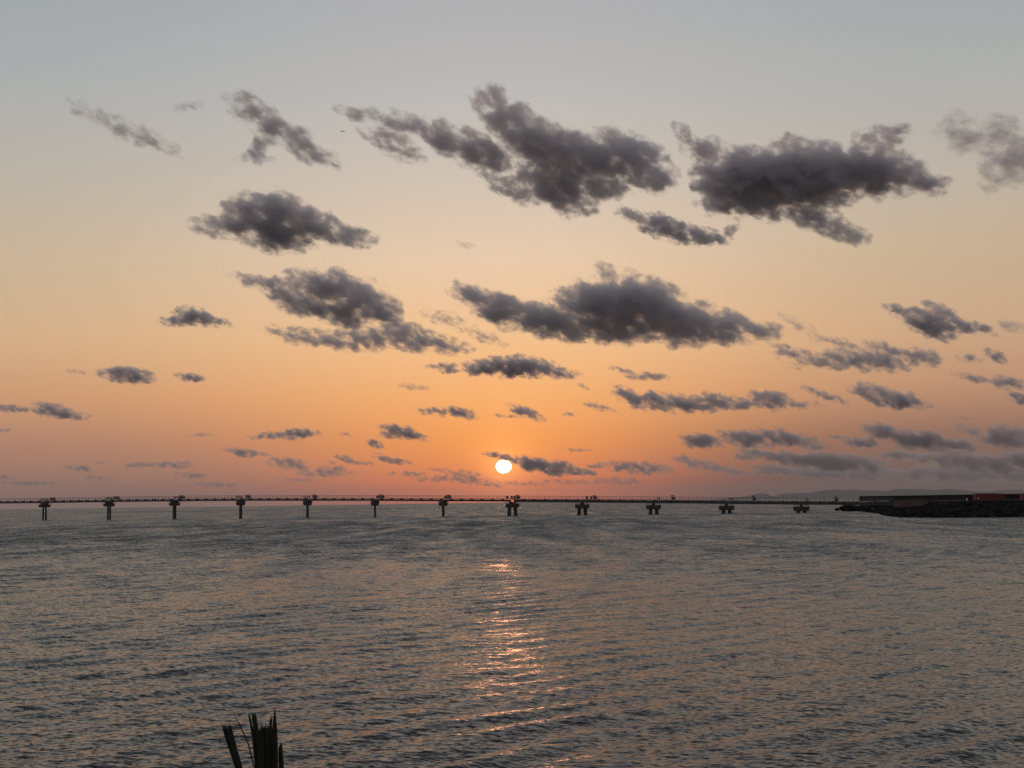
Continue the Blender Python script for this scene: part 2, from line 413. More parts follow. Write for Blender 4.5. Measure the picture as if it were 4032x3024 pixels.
# (label, group, optical thickness, puffs: x, y, half-width, half-height, tilt, fill) in survey pixels
CLOUDS = [
 ("faint wispy grey cloud streak high at the upper left of the sky", None, .9, [(180,240,40,15,35,.8),(250,272,60,18,30,.85),(312,296,55,18,20,.85),(368,320,36,13,25,.75)]),
 ("faint pinkish scrap of cloud between the two wispy upper left clouds", None, .45, [(408,229,36,11,-8,.8)]),
 ("pinkish slanted cloud with a hanging grey tail, left of the airplane", None, 2.3, [(535,232,46,27,30,.8),(580,270,62,28,35,.9),(640,303,62,27,35,.95),(698,335,38,16,35,.9),(562,318,17,32,20,.85),(545,342,42,9,0,.7)]),
 ("largest dark cloud, wispy topped, spread across the upper middle of the sky", None, 4.0, [(790,248,55,14,15,.8),(870,264,75,20,18,.85),(850,310,65,22,28,.62),(960,298,75,28,22,.9),(1040,335,75,36,30,.95),(1110,272,66,46,30,.9),(1055,212,42,30,25,.66),(1170,310,95,46,22,1),(1265,345,95,50,15,1),(1200,392,85,48,30,.95),(1350,345,85,48,18,.95),(1415,378,46,36,10,.85),(1095,390,75,26,35,.68),(1290,400,75,30,5,.85),(1190,300,36,18,20,.8)]),
 ("very dark blue grey heavy cloud at the upper right with ragged pink top", None, 5.0, [(1478,290,32,15,45,.72),(1535,330,58,26,25,.75),(1555,400,55,46,30,.85),(1625,385,105,56,5,1),(1745,380,125,60,0,1),(1870,372,115,45,5,1),(1965,388,75,26,12,.95),(1900,300,56,26,-10,.66),(1640,428,105,36,10,.9),(1760,470,78,26,20,.82),(1830,502,46,20,15,.8),(1710,312,46,20,0,.6),(1560,440,50,26,10,.8)]),
 ("loose pinkish broken cloud cut by the upper right edge of the photo", None, 1.6, [(2085,288,58,38,15,.72),(2160,300,58,42,20,.75),(2200,345,50,50,40,.92),(2140,378,32,26,60,.66),(2260,330,60,50,0,.9)]),
 ("compact dark cloud hanging between the two big upper clouds, below them", None, 3.2, [(1380,472,46,15,20,.88),(1445,493,72,24,18,1),(1515,510,58,17,10,.95),(1572,500,26,10,-30,.75)]),
 ("solid dark humped cloud in the left middle of the sky, standing alone", None, 4.2, [(455,490,42,20,10,.82),(535,465,52,40,0,1),(603,468,56,46,10,1),(600,508,86,30,5,1),(680,485,66,30,20,1),(752,507,56,18,15,.9),(575,535,46,12,10,.7)]),
 ("dark cloud with a thin left arm, upper one of the pair left of centre", None, 3.4, [(545,610,46,12,15,.82),(608,635,56,22,35,.9),(690,622,72,30,10,.98),(772,638,72,36,25,1),(720,668,86,26,10,.95),(825,668,40,28,30,.9)]),
 ("mauve ragged cloud bank just under the dark two armed cloud", None, 2.2, [(640,725,62,15,15,.88),(722,735,66,18,10,.95),(800,730,66,22,5,.95),(880,727,62,26,12,.95),(950,742,46,18,12,.88),(992,750,30,11,0,.8)]),
 ("long dark whale shaped cloud above the sun with a pink lit underside", None, 5.0, [(1028,643,52,25,25,.95),(1090,672,78,28,15,1),(1185,692,108,34,5,1),(1290,660,88,46,0,1),(1380,660,108,52,12,1),(1325,700,145,36,0,1),(1460,692,108,44,10,1),(1540,705,88,33,10,1),(1632,716,56,19,0,.9),(1312,588,40,12,35,.75),(1375,612,40,18,35,.85)]),
 ("thin pinkish rags of cloud under the left end of the whale shaped cloud", None, .7, [(960,690,46,15,15,.75),(1050,728,46,12,15,.7),(1015,712,34,10,10,.65)]),
 ("flat dark spindle shaped cloud directly above the sun", None, 3.2, [(968,795,38,9,5,.85),(1050,795,56,14,-3,1),(1115,793,76,21,2,1),(1190,803,52,12,8,.95)]),
 ("small mauve peaked cloud standing alone left of the paired clouds", None, 2.2, [(382,692,44,11,0,.9),(418,683,40,18,12,1),(462,695,34,10,10,.9)]),
 ("small dark oval cloud low at the left, between two smaller puffs", None, 3.0, [(235,808,25,9,10,.82),(277,811,50,16,5,1)]),
 ("tiny faint sliver of cloud at the far left of the small oval cloud", None, 1.2, [(165,803,20,4,12,.9)]),
 ("small flat puff just right of the dark oval cloud", None, 2.0, [(412,815,32,8,8,1)]),
 ("thin grey strip of cloud running in from the left edge", None, 1.6, [(25,882,50,7,5,.95)]),
 ("small dark cloud with a hooked crest near the left edge", None, 2.4, [(108,884,34,14,10,1),(145,891,42,10,12,.95)]),
 ("flat based grey strip cloud with a bumpy top between the fourth and fifth piers", None, 2.2, [(580,941,42,6,-3,.95),(632,938,56,10,-2,1)]),
 ("small dark arrowhead cloud between the strip cloud and the sun", None, 2.6, [(845,940,32,6,0,.92),(872,934,48,12,14,1)]),
 ("small grey cloud with a tail below left of the strip cloud", None, 1.6, [(525,977,34,8,8,1),(566,982,18,4,5,.85)]),
 ("pale grey lens shaped puff under the strip cloud", None, 1.2, [(625,1001,42,11,5,1)]),
 ("faint wide grey bank just above the bridge left of the sun", None, .8, [(705,1021,64,9,0,1),(725,1014,34,8,10,.95)]),
 ("little dark slanted puff right of the pale lens shaped one", None, 1.8, [(752,993,28,6,12,1),(716,998,14,4,8,.8)]),
 ("little dark flat puff left of the sun, under the arrowhead cloud", None, 2.0, [(845,994,38,6,10,1),(820,985,13,6,40,.8)]),
 ("small mauve ragged cloud, left one of the pair high above the sun", None, 2.2, [(943,888,38,8,5,.95),(993,891,38,10,10,1)]),
 ("small mauve peaked cloud, right one of the pair high above the sun", None, 1.8, [(1092,899,34,4,0,.85),(1135,890,38,11,20,1)]),
 ("long dark cloud band with humps at the right of the sun", None, 3.4, [(1362,853,46,12,15,.88),(1430,868,78,19,6,1),(1520,869,88,17,0,1),(1592,873,58,11,0,.95),(1668,864,42,17,12,1),(1722,876,46,7,0,.85)]),
 ("slim slanted grey wisp bridging two dark bands at the right", None, 1.5, [(1785,855,52,8,20,.9)]),
 ("dark broken topped cloud right of the long humped band", None, 2.6, [(1880,846,42,17,15,.92),(1930,863,66,17,8,1),(1988,872,32,8,10,.85),(1970,855,22,8,15,.8)]),
 ("long ragged grey cloud in two layers under the whale cloud's right tip", None, 2.0, [(1715,765,48,14,15,.88),(1790,782,76,15,0,.92),(1870,777,86,20,5,.95),(1830,745,56,10,15,.75),(1920,757,56,13,20,.85),(1982,772,48,18,10,.92)]),
 ("dark slanted double humped cloud in the right middle of the sky", None, 2.8, [(1945,675,42,11,22,.85),(2010,702,56,25,22,1),(2040,680,52,15,25,.95),(2092,709,56,12,10,.85)]),
 ("small pale ragged strip of cloud under the whale cloud", None, 1.3, [(1350,803,34,6,15,.8),(1400,813,46,8,3,.95)]),
 ("tiny pale puff in a pair near the right edge, left one", None, 1.0, [(2095,775,26,8,8,.85)]),
 ("tiny dark slanted puff in a pair near the right edge, right one", None, 2.0, [(2150,770,25,11,28,.95)]),
 ("wispy mauve strip cloud running out of the right edge", None, 1.8, [(2112,818,48,8,10,.85),(2182,829,46,12,10,.95),(2250,838,40,12,10,.95)]),
 ("small dark lump of cloud cut by the right edge", None, 2.4, [(2205,861,30,10,10,1),(2250,862,40,12,0,1)]),
 ("grey rounded cloud at the left end of the low right bank", None, 2.0, [(1518,952,44,15,6,1.25)]),
 ("grey hump backed cloud in the low right bank, second from its left end", None, 2.0, [(1615,948,52,17,8,1.25),(1690,946,66,17,8,1.25),(1748,958,42,11,10,1.25)]),
 ("small grey puffs in the gap of the low right bank", None, 1.8, [(1860,956,36,10,6,1.25),(1806,943,15,5,5,.85)]),
 ("large grey cloud of the low right bank, sloping down to the right", None, 2.4, [(1918,934,56,17,10,1.25),(1985,950,76,19,8,1.25),(2060,960,56,12,5,1.25)]),
 ("grey cloud of the low right bank cut by the right edge", None, 2.0, [(2108,935,52,9,14,.95),(2180,946,56,20,8,1.25),(2250,955,60,22,4,1.25)]),
 ("long pale grey layer of cloud under the hump backed one", None, 2.0, [(1690,986,80,12,5,1.25),(1790,998,110,17,3,1.25),(1880,1012,60,12,5,.95)]),
 ("pale grey layer of cloud low over the hills at the right edge", None, 2.2, [(2060,990,90,15,2,1.25),(2130,1003,110,19,0,1.25),(2230,998,80,24,0,1.25)]),
 ("grey slanted cloud low beside the long pale layer, toward the sun", None, 1.3, [(1500,1000,42,12,12,1),(1560,1014,56,9,12,1)]),
 ("dark purple cloud touching the sun's right side, with a lit upper rim", None, 3.0, [(1150,1002,36,14,12,1),(1200,1012,56,13,5,1),(1250,1021,32,8,3,1)]),
 ("small flat grey puff right of the purple cloud beside the sun", None, 1.8, [(1285,1006,24,5,0,1)]),
 ("flat grey cloud strip low above the tenth pier", None, 1.6, [(1375,1010,68,12,4,1)]),
 ("small bright rimmed scrap of cloud just over the sun", None, 2.2, [(1073,984,28,6,8,1),(1102,994,19,6.5,14,1)]),
 ("thin mauve cloud streaks low on the sun's left", None, .9, [(990,1021,44,7,6,1),(945,1016,26,4,3,.9)]),
 ("small grey peaked cloud low between the first and second piers", None, 1.4, [(168,1011,31,6,6,1)]),
 ("tiny grey dash of cloud above the second pier", None, 1.5, [(215,1000,14,3.5,4,1)]),
 ("thin dashed row of cloud low between the second and third piers", None, 1.3, [(310,1005,48,5,0,1),(372,1004,48,7,0,1)]),
 ("small grey puff low near the second pier, under the tiny dash", None, 1.2, [(205,1031,25,4.5,5,1)]),
 ("pale grey puff low just right of the third pier", None, 1.1, [(415,1027,33,6,5,1)]),
 ("tiny flat wisp of cloud left of the strip cloud", None, 1.0, [(430,940,26,4.5,0,.95)]),
 ("small pinkish wisp left of the long humped band", None, 1.1, [(1288,878,27,8,15,.85),(1322,886,14,4,20,.8)]),
 ("tiny pinkish puff right of the pair high above the sun", None, 1.3, [(1228,896,15,4.5,0,1)]),
 ("pale pink wisp left of the spindle shaped cloud, lower down", None, .7, [(893,836,36,7,5,.85)]),
 ("faint little wisp alone in the pale middle of the sky", None, .35, [(1005,529,24,8,15,.8)]),
 ("small grey fragment of cloud cut by the left edge, lower one", None, 1.0, [(0,1031,34,6,4,1)]),
 ("tiny grey fragment of cloud cut by the left edge, upper one", None, 1.2, [(2,929,26,4,0,1)]),
 ("thin curved scrap of cloud above the low right bank", None, .9, [(2085,904,19,3,-3,1.25)]),
 ("tiny slanted scrap of cloud under the spindle cloud's right tip", None, 1.0, [(1259,834,13,4,35,1)]),
 ("faint tangled wisps off the whale cloud's right tip", None, .6, [(1722,700,44,12,28,.7),(1760,725,30,9,35,.65)]),
 ("faint wisps right of the dark double humped cloud", None, .7, [(2185,705,36,12,5,.72)]),
 ("small mauve puff left of the sun beside the arrowhead cloud", None, 1.6, [(810,960,19,8,15,1)]),
 ("small grey dash of cloud between strip cloud and arrowhead cloud", None, 1.0, [(745,938,22,3.5,3,.95)]),
 ("low grey puffs just above the bridge left of the sun", None, 1.1, [(890,1023,26,5,0,1),(850,1024,14,4,0,.9)]),
 ("flat grey cloud layer lowest above the bridge at the twelfth pier", None, 1.3, [(1680,1016,56,11,4,1.25),(1750,1022,60,8,2,1.25)]),
 ("broad hazy grey mauve bank lying lowest over the hills at the right", None, 2.2, [(1860,1022,150,13,1,1.2),(2060,1024,170,17,0,1.2),(2240,1022,110,20,0,1.2)]),
 ("faint flat streak low on the left edge, just over the bridge", None, 1.3, [(60,1044,70,5,1,1)]),
 ("thin faint streak low above the bridge between the third and fourth piers", None, 1.3, [(470,1046,60,4,1,1)]),
 ("small grey puff over the slanted low cloud right of the tenth pier", None, 1.4, [(1612,987,26,8,5,1)]),
 ("short flat grey strip between the long pale layer and the right edge layer", None, 1.4, [(1940,983,44,9,4,1.25)]),
 ("ragged mauve bank low on the sun's left, touching the bridge railings", None, .9, [(1000,1035,64,8,4,1),(930,1034,36,6,0,.95),(1050,1046,40,6,4,.95)]),
 ("thin mauve streak on the horizon straight under the sun", None, .7, [(1130,1044,60,5,2,1)]),
 ("thin grey streak low over the fifth pier", None, .8, [(650,1037,46,4,2,1)]),
 ("short mauve dash of cloud low above the sixth pier", None, .9, [(790,1000,22,4,8,.95)]),
 ("little mauve puff above the sun and right of it", None, .9, [(1245,972,34,4,3,.9)]),
 ("faint mauve cloud streak low on the horizon right of the sun", None, .7, [(1230,1041,60,6,2,1),(1330,1040,60,8,2,1)]),
]
for i_, (lb_, gp_, tau_, pf_) in enumerate(CLOUDS):
    make_cloud(i_, lb_, gp_, tau_, pf_)


# ------------------------------------------------------------------ water
def wave_set():
    comps = []
    r = np.random.default_rng(5)
    # slow crests running down from the right, then wind waves, then ripples
    for n, l0, l1, ang, spread, slope in ((12, 1.4, 2.6, -44, 8, .075), (30, .5, 1.3, -86, 24, .034), (44, .17, .5, -99, 26, .085), (8, 4, 9, -65, 20, .018)):
        for i in range(n):
            lam = l0 * (l1 / l0) ** r.random()
            a = R(ang + spread * r.standard_normal())
            k = 2 * math.pi / lam
            amp = slope * math.sqrt(2.0 / n) / k * (.6 + .8 * r.random())
            comps.append((k * math.cos(a), k * math.sin(a), amp, 2 * math.pi * r.random(), lam))
    return comps


def build_water():
    na = 1750
    half = R(29)
    th = np.linspace(-half, half, na)
    # ring radii: even steps in depression angle close in, 0.42 m steps further out, then widening
    rs = [24.0]
    while rs[-1] < 14000:
        r = rs[-1]
        st = max(min(r * r / 5.5 * (.34 / 1530), .30), .03)
        if r > 420: st = .30 * (r / 420) ** 3.2
        rs.append(r + st)
    rs = np.array(rs)
    T, RR = np.meshgrid(th, rs)
    X = (RR * np.sin(T)).astype(np.float64)
    Y = (RR * np.cos(T)).astype(np.float64)
    Z = np.zeros_like(X)
    DX = np.zeros_like(X); DY = np.zeros_like(X)
    sel = rs < 1100
    xs, ys = X[sel], Y[sel]
    z = np.zeros_like(xs); dx = np.zeros_like(xs); dy = np.zeros_like(xs)
    rr = RR[sel]
    step = np.maximum(np.gradient(rs)[sel][:, None], rr * (2 * half / na))
    for kx, ky, a, ph, lam in wave_set():
        fade = np.clip((lam / step - 2.2) / 2.5, 0, 1)          # drop what the mesh cannot carry
        p = kx * xs + ky * ys + ph
        c = np.cos(p); s = np.sin(p)
        k = math.hypot(kx, ky)
        z += fade * a * c
        dx -= fade * a * .75 * kx / k * s
        dy -= fade * a * .75 * ky / k * s
    # gusts: patches of livelier and calmer water
    gust = 1 + .28 * np.sin(xs * .11 + 1.3 * np.sin(ys * .045)) * np.sin(ys * .06 + .8 * np.sin(xs * .07) + 1) \
        + .22 * np.sin(xs * .023 + ys * .031 + 2)
    Z[sel] = z * gust; DX[sel] = dx * gust; DY[sel] = dy * gust
    X += DX; Y += DY
    nr = len(rs)
    far = np.clip((RR - 42) / 280, 0, 1).astype(np.float32)
    verts = np.stack([X, Y, Z], -1).reshape(-1, 3)
    idx = np.arange(nr * na).reshape(nr, na)
    q = np.stack([idx[:-1, 1:], idx[1:, 1:], idx[1:, :-1], idx[:-1, :-1]], -1).reshape(-1, 4)
    # the rest of the sea all round, coarse
    th2 = np.linspace(half, 2 * math.pi - half, 90)
    rs2 = np.array([24, 60, 200, 800, 4000, 20000, rs[-1]])
    T2, R2 = np.meshgrid(th2, rs2)
    v2 = np.stack([R2 * np.sin(T2), R2 * np.cos(T2), np.full_like(R2, -.02)], -1).reshape(-1, 3)
    i2 = np.arange(len(rs2) * 90).reshape(len(rs2), 90) + len(verts)
    q2 = np.stack([i2[:-1, 1:], i2[1:, 1:], i2[1:, :-1], i2[:-1, :-1]], -1).reshape(-1, 4)
    fr = np.concatenate([far.reshape(-1), np.clip((R2.reshape(-1) - 42) / 280, 0, 1).astype(np.float32)])
    # close the middle
    v3 = np.stack([24 * np.sin(np.linspace(0, 2 * math.pi, 64, endpoint=False)), 24 * np.cos(np.linspace(0, 2 * math.pi, 64, endpoint=False)), np.full(64, -.3)], -1) * np.array([1.05, 1.05, 1])
    b3 = len(verts) + len(v2)
    allv = np.concatenate([verts, v2, v3])
    fr = np.concatenate([fr, np.zeros(64, np.float32)])
    quads = np.concatenate([q, q2]).astype(np.int32)
    me = bpy.data.meshes.new("water")
    nq = len(quads)
    me.vertices.add(len(allv))
    me.vertices.foreach_set("co", allv.astype(np.float32).ravel())
    loops = np.concatenate([quads.ravel(), np.arange(b3 + 63, b3 - 1, -1, dtype=np.int32)])
    me.loops.add(len(loops))
    me.loops.foreach_set("vertex_index", loops.astype(np.int32))
    me.polygons.add(nq + 1)
    me.polygons.foreach_set("loop_start", np.concatenate([np.arange(nq) * 4, [nq * 4]]).astype(np.int32))
    me.polygons.foreach_set("use_smooth", np.ones(nq + 1, bool))
    me.update(calc_edges=True)
    at_ = me.attributes.new("far", "FLOAT", "POINT")
    at_.data.foreach_set("value", fr)
    return me


def water_material():
    mt = bpy.data.materials.new("sea_water")
    mt.use_nodes = True
    nt = mt.node_tree
    b = nt.nodes["Principled BSDF"]
    b.inputs["Base Color"].default_value = (.014, .014, .015, 1)
    b.inputs["Roughness"].default_value = .18
    b.inputs["IOR"].default_value = 1.333
    geo = nd(nt, "ShaderNodeNewGeometry")
    far = nd(nt, "ShaderNodeAttribute", attribute_name="far")

    def slopes(scale, stretch, rot, detail, rough, sx, sy):
        mp = nd(nt, "ShaderNodeMapping", vector_type="TEXTURE")
        setin(mp, "Rotation", (0, 0, R(rot))); setin(mp, "Scale", stretch)
        nt.links.new(geo.outputs["Position"], mp.inputs["Vector"])
        no = nd(nt, "ShaderNodeTexNoise")
        setin(no, "Scale", scale); setin(no, "Detail", detail); setin(no, "Roughness", rough)
        nt.links.new(mp.outputs[0], no.inputs["Vector"])
        v = vec_n(nt, "SUBTRACT", no.outputs["Color"], (.5, .5, .5))
        return vec_n(nt, "MULTIPLY", v, (sx, sy, 0))

    def steep(v, k):
        """ripples are flat troughs with steep short faces turned to the shore: skew the slopes that way"""
        sp = nd(nt, "ShaderNodeSeparateXYZ"); nt.links.new(v, sp.inputs[0])
        t = math_n(nt, "POWER", math_n(nt, "MAXIMUM", math_n(nt, "ADD", sp.outputs[1], .02), 0.0), 1.5)
        y = math_n(nt, "MULTIPLY_ADD", t, -k, math_n(nt, "MULTIPLY", sp.outputs[1], -.12))
        c = nd(nt, "ShaderNodeCombineXYZ")
        nt.links.new(math_n(nt, "MULTIPLY", sp.outputs[0], 1.3), c.inputs[0]); nt.links.new(y, c.inputs[1])
        return c.outputs[0]

    micro = steep(slopes(8.0, (1.5, .85, 1), -8, 4.0, .62, 1, 1), 6.4)
    macro = steep(slopes(2.1, (1.6, .9, 1), 10, 4.5, .64, 1, 1), 5.8)
    streak = slopes(.16, (1.0, 7.0, 1), 0, 3.0, .6, 0, .55)
    gust = nd(nt, "ShaderNodeTexNoise"); setin(gust, "Scale", .035); setin(gust, "Detail", 3.0)
    gm = nd(nt, "ShaderNodeMapping", vector_type="TEXTURE"); setin(gm, "Scale", (2.5, 1, 1)); setin(gm, "Rotation", (0, 0, R(20)))
    nt.links.new(geo.outputs["Position"], gm.inputs["Vector"]); nt.links.new(gm.outputs[0], gust.inputs["Vector"])
    gs = math_n(nt, "MULTIPLY_ADD", gust.outputs["Fac"], .8, .6)
    mac_w = math_n(nt, "MULTIPLY_ADD", far.outputs["Fac"], .75, .35)
    tot = vec_n(nt, "ADD", micro, vec_n(nt, "SCALE", macro, scale=mac_w))
    tot = vec_n(nt, "SCALE", tot, scale=gs)
    lee = vec_n(nt, "ADD", (0, .018, 0), vec_n(nt, "SCALE", vec_n(nt, "ADD", streak, (0, -.125, 0)), scale=math_n(nt, "POWER", far.outputs["Fac"], .85)))
    tot = vec_n(nt, "ADD", tot, lee)
    nrm = vec_n(nt, "NORMALIZE", vec_n(nt, "ADD", geo.outputs["Normal"], tot))
    nt.links.new(nrm, b.inputs["Normal"])
    return mt


wm = build_water()
wm.materials.append(water_material())
water = bpy.data.objects.new("water", wm)
col.objects.link(water)
tag(water, "dark rippled evening sea with a broken orange sun path", "sea", kind="structure")

# dark shoal line far out, parallel to the horizon
mb = MB()
for a, b in ((-470, -330), (-318, -250), (-238, -120), (-112, -60), (-440, -300)):
    y0 = 1690 + 6 * rng.random()
    xs_ = np.linspace(a, b, 30)
    for i in range(29):
        h = .12 + .22 * rng.random()
        mb.box(((xs_[i] + xs_[i + 1]) / 2, y0 + 5 * rng.random(), h / 2 - .1), (xs_[1] - xs_[0]) * 1.3, 7, h + .2, top=.75)
reef = mb.build("reef", M_ROCK)
tag(reef, "thin dark reef line in the sea behind the bridge", "reef", kind="structure")

# ------------------------------------------------------------------ bridge
def depth_at(px):                       # the bridge is straight: depression runs evenly across the picture
    d = 46.5 + 11.0 * (px - 175.6) / (3154.4 - 175.6)
    return 5.5 * 4032 * F / d


def plan(px):
    D = depth_at(px)
    p = at(px, 1512, D)
    # lateral position from the picture column on the horizon line
    t = 1977.1 - .01354 * (px - 2016)
    q = at(px, t, D)
    return Vector((q.x, q.y, 0))


HX = [-400, 0, 175.6, 429.4, 687.3, 947.8, 1210.8, 1476.6, 1745, 2017, 2291.8, 2572.8, 2859.8, 3154.4, 3420, 3520]
HZ = [9.2, 9.2, 9.08, 9.1, 9.0, 8.78, 8.37, 7.9, 7.36, 6.83, 6.28, 5.67, 5.04, 4.41, 3.95, 3.9]


def deck_z(px):
    return float(np.interp(px, HX, HZ))


A0 = plan(175.6); B0 = plan(3154.4)
AX = (B0 - A0).normalized()
NX = Vector((-AX.y, AX.x, 0))           # away from the viewer
if NX.y < 0: NX = -NX
U = Vector((-.09, .996, 0)).normalized()
V = Vector((U.y, -U.x, 0))


def spt(px):                            # on the bridge axis
    q = plan(px)
    return A0 + AX * (q - A0).dot(AX)


bridge = empty("approach_light_bridge", spt(2017))
tag(bridge, "long slim steel bridge on piers crossing the sea to the breakwater", "bridge")
bridge_loc = spt(2017)


def kids(o, loc):                       # parts are built in world metres; hang them on their thing
    for c in [x for x in bpy.data.objects if x.parent == o]:
        c.matrix_parent_inverse = Matrix.Translation(-Vector(loc))


NPX = 190
pxs = np.linspace(-420, 3515, NPX)


def strip(mb, off_n, w, z0, z1, a, b, n=60):
    """beam along the bridge from picture column a to b; z0, z1 offsets from the deck level"""
    ps = np.linspace(a, b, n)
    vs = []
    for p in ps:
        c = spt(p) + NX * off_n
        z = deck_z(p)
        for s, zz in ((-.5, z0), (.5, z0), (.5, z1), (-.5, z1)):
            q = c + NX * (s * w)
            vs.append((q.x, q.y, z + zz))
    fs = []
    for i in range(n - 1):
        k = 4 * i
        for j in range(4):
            fs.append((k + j, k + (j + 1) % 4, k + 4 + (j + 1) % 4, k + 4 + j))
    fs += [(3, 2, 1, 0), (4 * n - 4, 4 * n - 3, 4 * n - 2, 4 * n - 1)]
    mb.add(vs, fs)


mb = MB(); strip(mb, 0, 2.0, -.20, 0, -420, 3515, 80); walkway = mb.build("walkway", M_STEEL, bridge)
mb = MB(); strip(mb, 0, 1.3, -1.16, -.40, -420, 2010, 60); mb.build("girder", M_STEEL, bridge)
mb = MB(); strip(mb, 0, 1.4, -1.38, -.30, 2026, 3515, 60); mb.build("girder", M_STEEL, bridge)
mb = MB()
L_tot = (spt(3515) - spt(-420)).length
start = spt(-420)


def zs(s):                              # deck level at distance s along the axis
    return float(np.interp(s, S_TAB, Z_TAB))


S_TAB = [(spt(p) - start).length for p in np.linspace(-420, 3515, 120)]
Z_TAB = [deck_z(p) for p in np.linspace(-420, 3515, 120)]
s = 1.0
while s < L_tot - 1:
    c = start + AX * s
    mb = MB()
    mb.box((c.x, c.y, zs(s) - .302), .62, 1.9, .2, AX, NX)
    mb.build("bracket", M_STEEL, bridge)
    s += 4.6
for sgn in (-1, 1):
    mb = MB()
    strip(mb, sgn * .96, .08, 1.07, 1.17, -420, 3515, 80)
    strip(mb, sgn * .96, .05, .58, .62, -420, 3515, 80)
    s = .4
    while s < L_tot - .2:
        c = start + AX * s + NX * (sgn * .96)
        z = zs(s)
        mb.box((c.x, c.y, z + .56), .10, .10, 1.12, AX, NX)
        s += 1.75
    mb.build("railing", M_RAIL, bridge)
kids(bridge, bridge_loc)
bridge.location = bridge_loc

PIERS = [175.6, 429.4, 687.3, 947.8, 1210.8, 1476.6, 1745, 2017, 2291.8, 2572.8, 2859.8, 3154.4]
PLAB = ["slender bridge pier at the far left, its two raked legs just apart",
        "slender bridge pier with a narrow slit between legs, second from the left",
        "slender bridge pier with legs almost closed together, third from the left",
        "slender single looking bridge pier, under the strip cloud",
        "slender single looking bridge pier, fifth from the left",
        "slender single looking bridge pier, left of the one nearest the sun's left",
        "slender single looking bridge pier, nearest on the left of the sun",
        "broad bridge pier with two stout legs right under the sun",
        "broad two legged bridge pier, next one right of the sun",
        "broad two legged bridge pier, middle one of the wide piers",
        "broad short two legged bridge pier, second from the breakwater",
        "broad lowest bridge pier with stubby legs, nearest the breakwater"]
for i, px in enumerate(PIERS):
    c = spt(px)
    dz = deck_z(px)
    wide = i >= 7
    po = empty("bridge_pier", c)
    tag(po, PLAB[i], "bridge pier", "concrete piers carrying the bridge")
    if not wide:
        bot = dz - 1.17                  # girder underside
        top = bot - .80                  # top of the cap
        ch = 1.2
        mb = MB(); mb.box((c.x, c.y, top - ch / 2), 3.0, 6.6, ch, V, U, top=1.0)
        # flared sides
        k = mb.v
        for j, q in enumerate(k):
            if q[2] > top - .01:
                w = Vector(q) - c
                k[j] = tuple(Vector(q) + V * (.38 * (1 if w.dot(V) > 0 else -1)))
        if i < 3:
            for j, q in enumerate(k):
                w = Vector(q) - c
                k[j] = tuple(Vector(q) + V * (.3 * (1 if w.dot(V) > 0 else -1)))
        mb.build("cap", M_CONC, po)
        for sg in (-1, 1):
            mb = MB()
            a = c + U * (sg * 3.4); b = c + U * (sg * 2.7)
            mb.tube((a.x, a.y, -2.5), (b.x, b.y, top - ch + .05), .46, .43, 16)
            mb.build("leg", M_PILE, po, smooth=False)
        mb = MB(); mb.box((c.x, c.y, (top + bot) / 2), 1.9, 3.6, bot - top - .01, AX, NX)
        mb.build("bearing", M_CONC, po)
        rw = 3.3 if i >= 3 else 4.2
        for e in (-1, 1):
            mb = MB()
            for f in (-1, 0, 1):
                q = c + V * (e * rw / 2 * 1.15) + U * (f * 3.1)
                mb.box((q.x, q.y, top + .5), .09, .09, 1.0)
            q = c + V * (e * rw / 2 * 1.15)
            mb.box((q.x, q.y, top + 1.0), .08, 6.3, .08, V, U)
            mb.box((q.x, q.y, top + .5), .06, 6.3, .06, V, U)
            q = c + V * (e * rw / 2 * .95)
            mb.box((q.x, q.y, top + .03), rw * .28, 6.4, .07, V, U)
            mb.build("platform_railing", M_RAIL, po)
    else:
        bot = dz - 1.39
        top = bot - .72 + (.1 if i == 7 else 0)
        ch = 1.62
        hw = 5.1
        mb = MB(); mb.box((c.x, c.y, top - ch / 2), hw, 3.2, ch, V, U)
        k = mb.v
        for j, q in enumerate(k):
            if q[2] > top - .01:
                w = Vector(q) - c
                k[j] = tuple(Vector(q) + V * (.16 * (1 if w.dot(V) > 0 else -1)))
        mb.build("cap", M_CONC, po)
        for sg in (-1, 1):
            mb = MB()
            a = c + V * (sg * (1.17 + .06 * (top - ch))); b = c + V * (sg * 1.16)
            mb.tube((a.x, a.y, -.15), (b.x, b.y, top - ch + .05), .80, .70, 18)
            mb.tube((a.x, a.y, -2.5), (a.x, a.y, -.1), .80, .80, 18)
            mb.build("leg", M_PILE, po)
        bs = ((-.75, 1.0), (.75, 1.0)) if i == 7 else ((0, 1.0),)
        for off, w in bs:
            hgt = bot - top - .01 + (.2 if (i == 7 and off < 0) else 0)
            mb = MB(); q = c + AX * off
            mb.box((q.x, q.y, top + hgt / 2 + .005), w, 1.6, hgt, AX, NX)
            mb.build("bearing", M_CONC, po)
        for e in (-1, 1):
            for f in (-1, 1):
                mb = MB()
                for x in (.95, 1.55, 2.1, 2.6):
                    q = c + V * (e * x) + U * (f * 1.5)
                    mb.box((q.x, q.y, top + .4), .08, .08, .8)
                q = c + V * (e * 1.78) + U * (f * 1.5)
                mb.box((q.x, q.y, top + .8), 1.7, .07, .07, V, U)
                mb.box((q.x, q.y, top + .42), 1.7, .05, .05, V, U)
                mb.build("platform_railing", M_RAIL, po)
    kids(po, c)

